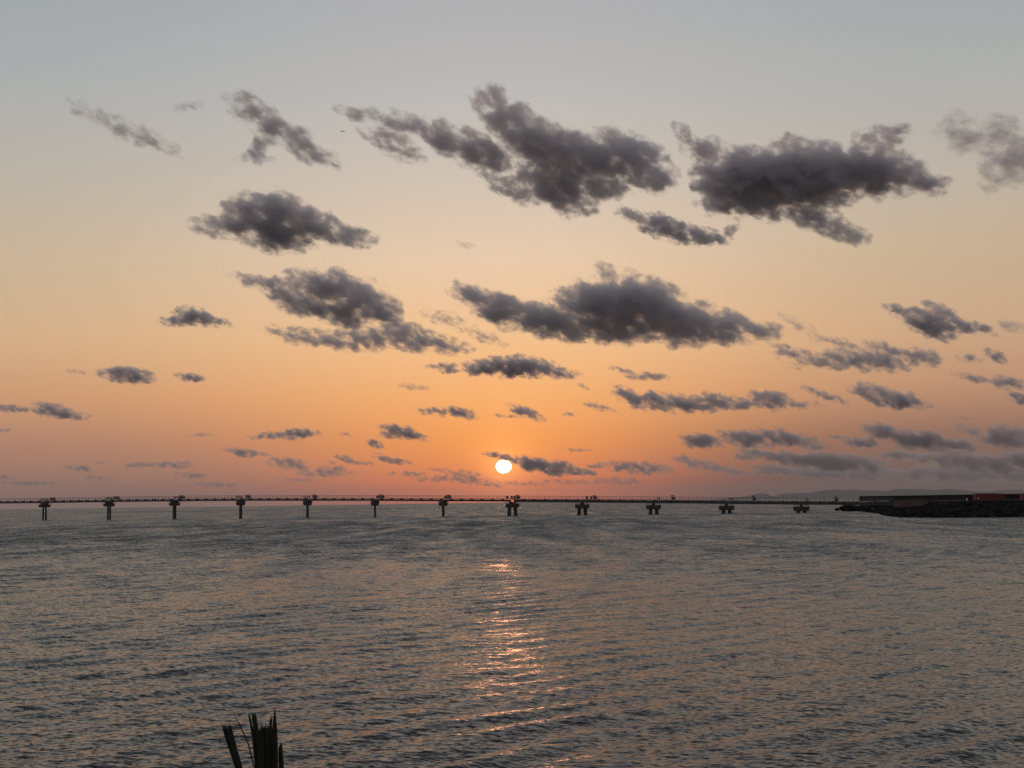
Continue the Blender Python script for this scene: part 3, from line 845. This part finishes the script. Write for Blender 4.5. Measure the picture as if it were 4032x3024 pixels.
# light bars on the deck: five lamps on a cross bar each, square to the bridge
LIGHTS = [205.7, 458.9, 715, 975, 1238, 1502, 1767, 2037.6, 2341, 2649, 2967.7, 3291]
LLAB = ["spiky row of runway approach lamps on the deck at the far left pier",
        "row of approach lamps on the deck by the second pier from the left",
        "row of approach lamps on the deck by the third pier from the left",
        "row of approach lamps on the deck under the strip cloud",
        "row of approach lamps on the deck by the fifth pier from the left",
        "row of approach lamps on the deck by the sixth pier, left of the sun",
        "row of approach lamps on the deck, last one left of the sun",
        "row of approach lamps seen nearly end on, right below the sun",
        "narrow approach lamp stand on the deck, first one right of the sun",
        "narrow approach lamp stand midway between sun and breakwater, person sized",
        "thin approach lamp stand before the distant hills, second from the breakwater",
        "thin approach lamp stand on the deck nearest the breakwater"]
for i, px in enumerate(LIGHTS):
    c = spt(px)
    z = deck_z(px)
    lo = empty("approach_light", (c.x, c.y, z))
    tag(lo, LLAB[i], "approach light", "approach light bars along the bridge")
    span = 3.3
    mb = MB()
    mb.box((c.x, c.y, z - .16), 1.7, span + .9, .14, AX, NX)
    mb.build("platform", M_STEEL, lo)
    mb = MB()
    mb.box((c.x, c.y, z + .62), .12, span, .12, AX, NX)
    mb.box((c.x, c.y, z + .22), .10, span, .10, AX, NX)
    mb.box((c.x + AX.x * .3, c.y + AX.y * .3, z + .55), .42, span * .96, .74, AX, NX)
    for k in range(5):
        q = c + NX * (span * (k - 2) / 4)
        mb.box((q.x, q.y, z + .32), .09, .09, .68, AX, NX)
        mb.box((q.x + AX.x * .55, q.y + AX.y * .55, z + .5), .07, .07, 1.0, AX, NX)
    mb.box((c.x + AX.x * .55, c.y + AX.y * .55, z + 1.0), .06, span, .06, AX, NX)
    mb.build("crossbar", M_STEEL, lo)
    for k in range(5):
        q = c + NX * (span * (k - 2) / 4)
        h = 1.25 if i < 9 else 1.55
        mb = MB()
        mb.tube((q.x, q.y, z + .6), (q.x, q.y, z + h), .06, .06, 6)
        mb.tube((q.x - AX.x * .05, q.y - AX.y * .05, z + h - .10), (q.x - AX.x * .05, q.y - AX.y * .05, z + h + .22), .17, .22, 8)
        mb.tube((q.x, q.y, z + h + .22), (q.x, q.y, z + h + .34), .05, .02, 6)
        mb.build("lamp", M_LAMP, lo)
    kids(lo, (c.x, c.y, z))

# electrical cabinets on the deck near each pier
CABS = [(172, "slim", 5, "row of slim cabinets in the railing above the far left pier"),
        (430, "slim", 5, "row of slim cabinets on the deck above the second pier from the left"),
        (694, "slim", 4, "row of slim cabinets on the deck above the third pier from the left"),
        (941, "slim", 4, "row of slim cabinets on the deck above the pier under the strip cloud"),
        (1206, "slim", 4, "row of slim cabinets on the deck above the fifth pier from the left"),
        (1487, "box", 1.15, "boxy cabinet on the deck above the sixth pier from the left"),
        (1754, "box", .95, "boxy cabinet on the deck above the pier nearest left of the sun"),
        (1996, "box", .8, "small boxy cabinet on the deck, left one of the pair under the sun"),
        (2014, "box", .62, "narrow boxy cabinet on the deck, left one at the girder joint"),
        (2024.5, "box", .75, "boxy cabinet on the deck, right one at the girder joint"),
        (2310, "box", .8, "boxy cabinet on the deck above the first pier right of the sun"),
        (2327.5, "box", .6, "narrow cabinet between lamp stand and pier right of the sun"),
        (2592, "slim", 2, "pair of slim cabinets above the middle wide pier"),
        (2878, "slim", 2, "pair of slim cabinets above the second pier from the breakwater"),
        (3175, "slim", 2, "pair of slim cabinets above the pier nearest the breakwater")]
for px, kind, n, lb in CABS:
    c = spt(px)
    z = deck_z(px)
    co = empty("cabinet", (c.x, c.y, z))
    tag(co, lb, "cabinet", "electrical cabinets on the bridge deck")
    if kind == "slim":
        for k in range(n):
            q = c + AX * ((k - (n - 1) / 2) * .92) + NX * .35
            mb = MB()
            mb.box((q.x, q.y, z + .56), .34, .3, 1.05, AX, NX)
            mb.box((q.x, q.y, z + 1.10), .40, .36, .06, AX, NX)
            mb.build("body", M_CAB, co)
    else:
        q = c + NX * .3
        mb = MB(); mb.box((q.x, q.y, z + .62), n, .6, .92, AX, NX); mb.build("body", M_CAB, co)
        mb = MB()
        mb.box((q.x, q.y, z + 1.11), n + .1, .7, .07, AX, NX)
        mb.build("lid", M_CAB, co)
        mb = MB()
        for e in (-1, 1):
            w = q + AX * (e * n * .4)
            mb.box((w.x, w.y, z + .08), .08, .5, .16, AX, NX)
        mb.build("foot", M_STEEL, co)
    kids(co, (c.x, c.y, z))

# ------------------------------------------------------------------ breakwater land at the right
TOE = [(152, 700), (141.6, 655), (136.3, 595), (124, 520), (110.8, 456), (103.6, 406), (108, 392), (127, 383), (200, 374), (480, 372)]
def inset(k):                            # move the toe inland by k metres
    out = []
    for i, (x, y) in enumerate(TOE):
        a = Vector(TOE[max(i - 1, 0)]); b = Vector(TOE[min(i + 1, len(TOE) - 1)])
        d = (b - a).normalized()
        n = Vector((-d.y, d.x))
        out.append((x + n.x * k, y + n.y * k))
    return out


def land_sheet(levels):
    vs, fs = [], []
    n = len(TOE)
    for k, z in levels:
        for (x, y) in inset(k): vs.append((x, y, z))
    for r in range(len(levels) - 1):
        for i in range(n - 1):
            a = r * n + i
            fs.append((a, a + 1, a + n + 1, a + n))
    b = len(vs)
    top = (len(levels) - 1) * n
    vs += [(480, 700, levels[-1][1])]
    for i in range(n - 1):
        fs.append((top + i, top + i + 1, b))
    return vs, fs


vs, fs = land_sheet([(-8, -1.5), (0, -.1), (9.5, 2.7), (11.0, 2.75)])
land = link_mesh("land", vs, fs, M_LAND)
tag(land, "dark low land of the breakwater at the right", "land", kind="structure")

# sea wall: a step up behind the slope
vs, fs = [], []
lo_, hi_ = inset(11.0), inset(12.2)
n = len(TOE)
keep = [i for i in range(n) if i >= 3]
for i in keep: vs += [(lo_[i][0], lo_[i][1], 2.3), (lo_[i][0], lo_[i][1], 4.2), (hi_[i][0] , hi_[i][1], 4.2)]
for j in range(len(keep) - 1):
    a = 3 * j
    fs += [(a, a + 3, a + 4, a + 1), (a + 1, a + 4, a + 5, a + 2)]
b = len(vs)
vs += [(480, 690, 4.2), (150, 640, 4.2)]
for j in range(len(keep) - 1): fs.append((3 * j + 2, 3 * j + 5, b))
fs.append((2, b, b + 1))
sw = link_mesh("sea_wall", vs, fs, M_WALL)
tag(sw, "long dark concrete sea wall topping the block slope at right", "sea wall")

# tan concrete retaining face where the bridge lands
mb = MB()
a = at(3520, 1979, 452); b = at(3688, 1979, 446)
d = (b - a); d.z = 0
ln = d.length; d.normalize()
nrm = Vector((-d.y, d.x, 0))
c = (a + b) / 2
mb.box((c.x, c.y, 3.55), ln, 1.2, 2.1, d, nrm)
mb.box((c.x, c.y, 4.66), ln + .3, 1.5, .12, d, nrm)
for t in (-.48, -.02, .3, .48):
    q = c + d * (ln * t) - nrm * .66
    mb.box((q.x, q.y, 3.55), .25, .14, 2.1, d, nrm)
o = mb.build("retaining_wall", M_TAN)
tag(o, "brownish concrete retaining wall on the breakwater where the bridge lands", "wall")

# long low wall standing on the land
pts = [at(3389, 1955, 600), at(3600, 1955, 560), at(3800, 1955, 515), at(4032, 1955, 480), at(4400, 1955, 450)]
mb = MB()
for i in range(len(pts) - 1):
    p, q = Vector((pts[i].x, pts[i].y, 0)), Vector((pts[i + 1].x, pts[i + 1].y, 0))
    d = (q - p); ln = d.length; d.normalize()
    nrm = Vector((-d.y, d.x, 0))
    c = (p + q) / 2
    mb.box((c.x, c.y, 4.95), ln + .02, 1.4, 1.72, d, nrm, top=.985 if i == 0 else 1.0)
    mb.box((c.x, c.y, 5.86), ln * .985, 1.9, .12, d, nrm)
o = mb.build("parapet_wall", M_WALL)
tag(o, "long low dark wall with a flat coping behind the red boxes", "wall")

# pale railing panels in front of the low wall's left end
mb = MB()
a = at(3400, 1970, 575); b = at(3515, 1970, 560)
d = Vector((b.x - a.x, b.y - a.y, 0)); ln = d.length; d.normalize()
nrm = Vector((-d.y, d.x, 0))
for k in range(13):
    q = Vector((a.x, a.y, 0)) + d * (ln * k / 12)
    mb.box((q.x, q.y, 4.7), .08, .08, 1.1, d, nrm)
for z in (4.75, 5.22):
    q = Vector(((a.x + b.x) / 2, (a.y + b.y) / 2, 0))
    mb.box((q.x, q.y, z), ln, .06, .07, d, nrm)
o = mb.build("fence", M_RAIL)
tag(o, "low grey railing fence at the bridge's landing, before the low wall", "fence")

# red shelters
def shelter(x0, x1, ytop, ybot, D, label, door):
    a = at(x0, ybot, D); b = at(x1, ybot, D); t = at((x0 + x1) / 2, ytop, D)
    w = b.x - a.x
    z0 = 4.2
    h = t.z - z0
    c = Vector(((a.x + b.x) / 2, D + 1.2, 0))
    so_ = empty("red_shelter", (c.x, c.y, z0))
    tag(so_, label, "shelter", "red equipment shelters on the breakwater")
    mb = MB(); mb.box((c.x, c.y, z0 + h * .47), w * .97, 2.4, h * .94, top=.985); mb.build("wall", M_RED, so_)
    mb = MB(); mb.box((c.x, c.y, z0 + h * .975), w * 1.02, 2.6, h * .05); mb.build("roof", M_RED, so_)
    if door:
        mb = MB()
        q = (c.x - w * .36, c.y - 1.19, z0 + h * .40)
        mb.box(q, w * .13, .12, h * .74); mb.build("door", M_RED, so_)
        mb = MB(); mb.box((c.x - w * .36, c.y - 1.22, z0 + h * .32), .3, .16, .42); mb.build("notice", M_WHITE, so_)
    kids(so_, (c.x, c.y, z0))


shelter(3841, 3921.5, 1942.6, 1972, 420, "largest bright red shelter on the breakwater, with a small pale notice", True)
shelter(3928, 3957.5, 1943.5, 1972, 420, "narrow red shelter right beside the largest red one", False)
shelter(4026, 4110, 1943, 1972, 420, "red shelter cut off by the right edge of the photo", False)
# low red wall left of them
mb = MB()
a = at(3795, 1965, 424); b = at(3840, 1965, 424)
mb.box(((a.x + b.x) / 2, 425, 4.2 + .66), b.x - a.x, .5, 1.3)
mb.box(((a.x + b.x) / 2, 425, 4.2 + 1.34), b.x - a.x + .1, .62, .06)
for t in (0.03, .5, .97):
    mb.box((a.x + (b.x - a.x) * t, 424.7, 4.2 + .65), .16, .12, 1.28)
o = mb.build("red_barrier", surf("dull_red_paint", (.03, .007, .006), (.045, .010, .008), 1.2, .7))
tag(o, "dull dark red low barrier left of the largest red shelter", "barrier")
# white marker post
q = at(3807, 1972, 416)
mb = MB(); mb.tube((q.x, q.y, 4.2), (q.x, q.y, 4.78), .17, .15, 10); mb.tube((q.x, q.y, 4.78), (q.x, q.y, 4.92), .20, .08, 10)
o = mb.build("marker_post", M_WHITE)
tag(o, "short white marker post before the dull red barrier", "post")
# tan buoy on the rocks
q = at(3435, 2003, 520)
bm = bmesh.new(); bmesh.ops.create_uvsphere(bm, u_segments=16, v_segments=10, radius=.36, matrix=Matrix.Translation((q.x, q.y, q.z)) @ Matrix.Diagonal((.8, .8, 1.15, 1)))
bmesh.ops.create_cone(bm, cap_ends=True, segments=10, radius1=.12, radius2=.08, depth=.3, matrix=Matrix.Translation((q.x, q.y, q.z - .5)))
me = bpy.data.meshes.new("buoy"); bm.to_mesh(me); bm.free(); me.materials.append(M_TAN)
o = bpy.data.objects.new("buoy", me); col.objects.link(o)
tag(o, "small tan buoy lying on the dark rocks below the bridge end", "buoy")


def rock_mesh(r, seed, sub=3, sq=(1, 1, .7)):
    bm = bmesh.new()
    bmesh.ops.create_icosphere(bm, subdivisions=sub, radius=1)
    rr = np.random.default_rng(seed)
    ph = rr.random((5, 3)) * 6; fr = rr.normal(size=(5, 3)) * 2.2
    for v in bm.verts:
        k = 1 + sum(.07 * math.sin(fr[i] @ np.array(v.co) + ph[i, 0]) for i in range(5)) + .05 * rr.normal()
        v.co = Vector((v.co.x * sq[0], v.co.y * sq[1], v.co.z * sq[2])) * (r * k)
    me = bpy.data.meshes.new("boulder")
    bm.to_mesh(me); bm.free()
    me.materials.append(M_ROCK)
    return me


for (px, py, D, r, lb) in ((3296, 2006, 640, 1.05, "small dark boulder alone in the water at the breakwater tip"),
                           (3325, 2000, 625, 1.9, "rounded dark boulder heading the breakwater tip"),
                           (3350, 2001, 610, 2.0, "wide dark boulder behind the rounded one at the breakwater tip")):
    q = at(px, py, D)
    o = bpy.data.objects.new("boulder", rock_mesh(r, int(px)))
    col.objects.link(o)
    o.location = (q.x, q.y, max(q.z, .15))
    o.rotation_euler = (0, 0, rng.random() * 6)
    tag(o, lb, "boulder", "boulders at the breakwater tip")


# heaped armour rocks along the slope: nobody could count them
def scatter(name, mat, count, kmin, kmax, zf, size, seg, label, cat, cube):
    rr = np.random.default_rng(3 + count)
    mb = MB()
    base = inset(0)
    L = [0]
    for i in range(1, len(base)): L.append(L[-1] + (Vector(base[i]) - Vector(base[i - 1])).length)
    for _ in range(count):
        s_ = L[seg[0]] + (L[seg[1]] - L[seg[0]]) * rr.random()
        i = max(j for j in range(len(L) - 1) if L[j] <= s_)
        t = (s_ - L[i]) / (L[i + 1] - L[i])
        k = kmin + (kmax - kmin) * rr.random()
        pin = inset(k)
        p = Vector(pin[i]).lerp(Vector(pin[i + 1]), t)
        r = size * (.6 + .8 * rr.random())
        e = Euler(tuple(rr.random(3) * 6.28)).to_matrix()
        c = Vector((p.x, p.y, zf(k) + .1))
        if cube:                        # four armed armour unit
            for d in ((0, 0, 1), (.943, 0, -.333), (-.471, .816, -.333), (-.471, -.816, -.333)):
                mb.tube(c, c + e @ Vector(d) * (r * 1.25), r * .46, r * .30, 6)
        else:
            pts_ = [(-.5, -.5, -.4), (.55, -.45, -.35), (.5, .5, -.4), (-.45, .55, -.4), (-.4, -.4, .35), (.35, -.38, .45), (.42, .36, .3), (-.36, .4, .42)]
            mb.hexa([c + e @ (Vector(v) * r * 1.7 * (.85 + .3 * rr.random())) for v in pts_])
    o = mb.build(name, mat)
    tag(o, label, cat, kind="stuff")


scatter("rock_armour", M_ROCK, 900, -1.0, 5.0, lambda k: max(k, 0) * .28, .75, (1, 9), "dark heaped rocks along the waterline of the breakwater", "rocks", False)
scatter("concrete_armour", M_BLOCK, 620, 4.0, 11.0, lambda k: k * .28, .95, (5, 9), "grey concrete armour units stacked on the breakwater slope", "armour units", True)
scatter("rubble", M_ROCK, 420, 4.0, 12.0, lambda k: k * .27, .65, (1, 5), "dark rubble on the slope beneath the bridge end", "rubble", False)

# ------------------------------------------------------------------ far islands
def island(name, pts, D, depth, label, seed):
    rr = np.random.default_rng(seed)
    xs_, zs_ = [], []
    for px, py in pts:
        q = at(px, py, D)
        xs_.append(q.x); zs_.append(max(q.z, 0))
    n = 240
    X = np.linspace(xs_[0], xs_[-1], n)
    Z = np.interp(X, xs_, zs_)
    ker = np.ones(3) / 3
    Z = np.convolve(np.pad(Z, 1, "edge"), ker, "valid")
    m_ = 15
    vs, fs = [], []
    for j in range(m_):
        v = (j / (m_ - 1)) * 2 - 1
        prof = max(0.0, math.cos(v * math.pi / 2)) ** 1.1
        for i in range(n):
            bump = 1 if j == m_ // 2 else 1 - .22 * (1 - prof) * abs(math.sin(X[i] * .004 + v * 3 + seed)) - .05 * rr.random()
            vs.append((X[i] + v * 120 * math.sin(X[i] * .003), D + v * depth * .5, Z[i] * prof * bump - 2))
    for j in range(m_ - 1):
        for i in range(n - 1):
            a = j * n + i
            fs.append((a, a + 1, a + n + 1, a + n))
    o = link_mesh(name, vs, fs, M_HILL, smooth=True)
    tag(o, label, "island hills", kind="structure")


island("hills", [(2870, 1962), (2904, 1958.5), (2930, 1956), (2960, 1951), (2980, 1944), (2995, 1941.5), (3008, 1941.5), (3020, 1946), (3035, 1953), (3050, 1955), (3065, 1948.5), (3080, 1944.5), (3100, 1943), (3113, 1940.5), (3130, 1941.5), (3165, 1940), (3200, 1938), (3235, 1931.5), (3260, 1928), (3300, 1927), (3318, 1931), (3332, 1933.5), (3345, 1929), (3358, 1927), (3375, 1928.5), (3398, 1935), (3412, 1930.5), (3440, 1930), (3480, 1933), (3503, 1940), (3530, 1956)],
       26500, 2600, "hazy mauve island ridge with several humps behind the bridge end", 1)
island("hills", [(3470, 1957), (3503, 1940), (3520, 1929), (3535, 1925), (3560, 1925.5), (3600, 1924.5), (3640, 1927), (3680, 1931), (3710, 1926), (3728, 1923), (3745, 1926), (3780, 1928), (3820, 1935), (3880, 1937), (3910, 1947), (3930, 1955)],
       25000, 2600, "hazy mauve island ridge above the red shelters", 2)
island("hills", [(3850, 1955), (3890, 1941), (3905, 1939), (3930, 1931), (3960, 1929), (4032, 1928.5), (4150, 1930), (4300, 1938), (4420, 1952)],
       28500, 2600, "hazy mauve island ridge cut by the right edge", 3)

# ------------------------------------------------------------------ airplane
q = at(1350, 517, 7000)
s_ = 7000 / (4032 * F)                   # metres per picture point there
pl = empty("airplane", q)
tag(pl, "tiny grey airplane flying left of the largest cloud's tip", "airplane")
ax = (cam_x * .985 + cam_y * .10 + fwd * .15).normalized()
ay = fwd.cross(ax).normalized(); ay = ax.cross(Vector((0, 0, 1))).normalized()
azv = ay.cross(ax).normalized()
if azv.z < 0: azv = -azv
Ln = 19 * s_
mb = MB()
rad = 1.5
mb.tube(q - ax * Ln * .30, q + ax * Ln * .36, rad, rad, 12)
mb.tube(q + ax * Ln * .36, q + ax * Ln * .5, rad, rad * .25, 12)
mb.tube(q - ax * Ln * .30, q - ax * Ln * .5, rad, rad * .3, 12)
mb.build("fuselage", M_PLANE, pl)
for e in (-1, 1):
    mb = MB()
    r0 = q + ay * e * 1.3 - azv * .5
    r1 = q + ay * e * 10 - ax * 4 + azv * .4
    mb.hexa([r0 + ax * 2.4 - azv * .2, r0 - ax * 2.2 - azv * .2, r1 - ax * .8, r1 + ax * .8,
             r0 + ax * 2.4 + azv * .2, r0 - ax * 2.2 + azv * .2, r1 - ax * .8 + azv * .15, r1 + ax * .8 + azv * .15])
    mb.build("wing", M_PLANE, pl)
mb = MB()
r0 = q - ax * Ln * .40 + azv * 1.2
mb.hexa([r0 + ax * 2 - ay * .15, r0 - ax * 1.6 - ay * .15, r0 - ax * 1.6 + ay * .15, r0 + ax * 2 + ay * .15,
         r0 - ax * 1.4 - ay * .1 + azv * 3.2, r0 - ax * 2.8 - ay * .1 + azv * 3.2, r0 - ax * 2.8 + ay * .1 + azv * 3.2, r0 - ax * 1.4 + ay * .1 + azv * 3.2])
mb.build("tail_fin", M_PLANE, pl)
kids(pl, q)

# ------------------------------------------------------------------ shore under the viewer and the cut plant
vs = []
prof = [(-40, 3.6), (2, 3.5), (7.6, 3.25), (9.5, 2.4), (13.5, .2), (20, -1.5)]
xs_ = np.linspace(-60, 60, 61)
for y, z in prof:
    for x in xs_: vs.append((x, y, z + (.05 * math.sin(x * 1.3 + y) if z > .1 else 0)))
fs = []
for j in range(len(prof) - 1):
    for i in range(60):
        a = j * 61 + i
        fs.append((a, a + 1, a + 62, a + 61))
o = link_mesh("ground", vs, fs, M_LAND)
tag(o, "shore bank below the viewpoint", "ground", kind="structure")

mt = bpy.data.materials.new("palm_leaf")
mt.use_nodes = True
nt = mt.node_tree
b = nt.nodes["Principled BSDF"]
tcn = nd(nt, "ShaderNodeTexCoord")
mpn = nd(nt, "ShaderNodeMapping"); setin(mpn, "Scale", (160, 160, 3))
nt.links.new(tcn.outputs["Object"], mpn.inputs[0])
no = nd(nt, "ShaderNodeTexNoise"); setin(no, "Scale", 1.0); setin(no, "Detail", 3)
nt.links.new(mpn.outputs[0], no.inputs["Vector"])
rp = nd(nt, "ShaderNodeValToRGB")
rp.color_ramp.elements[0].position = .35; rp.color_ramp.elements[0].color = (.008, .014, .004, 1)
rp.color_ramp.elements[1].position = .7; rp.color_ramp.elements[1].color = (.024, .034, .008, 1)
nt.links.new(no.outputs["Fac"], rp.inputs[0])
nt.links.new(rp.outputs[0], b.inputs["Base Color"])
b.inputs["Roughness"].default_value = .6
trn = nd(nt, "ShaderNodeBsdfTranslucent"); trn.inputs[0].default_value = (.06, .07, .01, 1)
mx = nd(nt, "ShaderNodeMixShader"); mx.inputs[0].default_value = .22
nt.links.new(b.outputs[0], mx.inputs[1]); nt.links.new(trn.outputs[0], mx.inputs[2])
nt.links.new(mx.outputs[0], nt.nodes["Material Output"].inputs["Surface"])

PD = 6.7
def zp(zx, zy, dd=0.0):                  # plant survey: window of the picture at (800,2750), 5.53 points per pixel
    return at(800 + zx / 5.53, 2750 + zy / 5.53, PD + dd)


root = at(800 + 1330 / 5.53, 2750 + 3600 / 5.53, PD)
plant = empty("cut_palm", (root.x, root.y, 3.3))
tag(plant, "dark clipped palm blades poking up at the bottom edge", "plant")


def blade(left, right, dd, fold=.012, frays=0, fray=90, seed=0):
    """left, right: matching edge points bottom to top; a keeled strip with real thickness and a torn top"""
    rr = np.random.default_rng(seed)
    lpts = [zp(x, y, dd) for x, y in left]
    rpts = [zp(x, y, dd) for x, y in right]
    nu = 5 if not frays else 2 * frays
    vs, fs = [], []
    rows = len(lpts)
    th = .0022
    for face in (0, 1):
        for r in range(rows):
            for c in range(nu + 1):
                t = c / nu
                p = lpts[r].lerp(rpts[r], t)
                p = p + Vector((0, 1, 0)) * (fold * abs(2 * t - 1) + th * face)
                if frays and r == rows - 1:
                    up_ = (lpts[-1] - lpts[-2]).normalized()
                    p = p + up_ * ((rr.random() if c % 2 else -rr.random() * .6) * fray * 2.0e-4)
                vs.append(p)
    off = rows * (nu + 1)
    for r in range(rows - 1):
        for c in range(nu):
            a = r * (nu + 1) + c
            fs.append((a, a + 1, a + nu + 2, a + nu + 1))
            fs.append((off + a + nu + 1, off + a + nu + 2, off + a + 1, off + a))
    ring = [c for c in range(nu + 1)] + [r * (nu + 1) + nu for r in range(1, rows)] + \
           [(rows - 1) * (nu + 1) + c for c in range(nu - 1, -1, -1)] + [r * (nu + 1) for r in range(rows - 2, 0, -1)]
    for i in range(len(ring)):
        a, b_ = ring[i], ring[(i + 1) % len(ring)]
        fs.append((b_, a, off + a, off + b_))
    return link_mesh("leaf", vs, fs, mt, plant)


BASE = 3450
blade([(1260, BASE), (680, 1515), (560, 1150), (460, 850), (408, 650)], [(1330, BASE), (850, 1515), (745, 1150), (665, 850), (605, 620)], .02, .010, 5, 130, 1)
blade([(1345, BASE), (1100, 1515), (960, 980), (770, 560), (700, 430), (640, 310)], [(1375, BASE), (1128, 1515), (990, 980), (800, 560), (715, 430), (646, 310)], -.03, .002)
blade([(1290, BASE), (1120, 1515), (1060, 900), (1015, 640), (970, 350)], [(1350, BASE), (1210, 1515), (1130, 900), (1075, 640), (1025, 400)], .0, .008, 2, 170, 2)
blade([(1300, BASE), (1180, 1515), (1120, 900), (1085, 700), (1048, 390)], [(1360, BASE), (1300, 1515), (1230, 900), (1180, 640), (1150, 360)], .03, .010, 3, 120, 3)
blade([(1310, BASE), (1160, 1515), (1150, 1000), (1150, 850), (1165, 660)], [(1370, BASE), (1330, 1515), (1310, 1000), (1300, 850), (1290, 680)], -.02, .012, 4, 150, 4)
blade([(1320, BASE), (1290, 1515), (1270, 1000), (1262, 800), (1250, 640)], [(1380, BASE), (1470, 1515), (1455, 1000), (1440, 800), (1425, 620)], .01, .012, 4, 130, 5)
blade([(1330, BASE), (1400, 1515), (1420, 1000), (1430, 700), (1435, 500), (1455, 400)], [(1390, BASE), (1560, 1515), (1530, 1000), (1500, 700), (1490, 560), (1500, 480)], .04, .008, 2, 150, 6)
blade([(1340, BASE), (1500, 1515), (1500, 1000), (1500, 600), (1520, 420), (1540, 240)], [(1400, BASE), (1625, 1515), (1618, 1000), (1598, 600), (1578, 420), (1562, 240)], -.01, .010)
blade([(1350, BASE), (1640, 1515), (1636, 1250), (1634, 1070), (1682, 985)], [(1410, BASE), (1755, 1515), (1735, 1250), (1718, 1060), (1704, 985)], .02, .008)
mb = MB()
mb.tube((root.x, root.y, 3.2), (root.x, root.y, root.z + .12), .09, .045, 12)
mb.build("trunk", surf("palm_trunk", (.06, .045, .03), (.11, .085, .06), 12, .9), plant)
kids(plant, (root.x, root.y, 3.3))

# ------------------------------------------------------------------ haze
if HAZE > 0:
    mb = MB()
    x0, x1, y0, y1, z0, z1 = -24000, 24000, -3000, 31000, -3.0, 262.0
    mb.hexa([(x0, y0, z0), (x1, y0, z0), (x1, y1, z0), (x0, y1, z0), (x0, y0, z1), (x1, y0, z1), (x1, y1, z1), (x0, y1, z1)])
    mt = bpy.data.materials.new("sea_haze")
    mt.use_nodes = True
    nt = mt.node_tree
    nt.nodes.clear()
    ou = nd(nt, "ShaderNodeOutputMaterial")
    pv = nd(nt, "ShaderNodeVolumePrincipled")
    pv.inputs["Color"].default_value = HAZE_COL
    pv.inputs["Density"].default_value = HAZE
    pv.inputs["Anisotropy"].default_value = .3
    nt.links.new(pv.outputs[0], ou.inputs["Volume"])
    hz = mb.build("haze", mt)
    tag(hz, "thin evening sea haze greying the far islands", "haze", kind="stuff")

# ------------------------------------------------------------------ render settings
scene.view_settings.view_transform = "Standard"
scene.view_settings.look = "None"
scene.view_settings.exposure = 0
scene.view_settings.gamma = 1
cy = scene.cycles
cy.use_denoising = True
try:
    cy.denoiser = "OPENIMAGEDENOISE"
    cy.denoising_input_passes = "RGB_ALBEDO_NORMAL"; cy.denoising_prefilter = "NONE"
except Exception:
    pass
cy.volume_bounces = 5
cy.max_bounces = 6
cy.diffuse_bounces = 2
cy.glossy_bounces = 3
cy.transparent_max_bounces = 12
cy.volume_step_rate = 1.0
cy.volume_max_steps = 256
cy.sample_clamp_indirect = 2
cy.sample_clamp_direct = 0
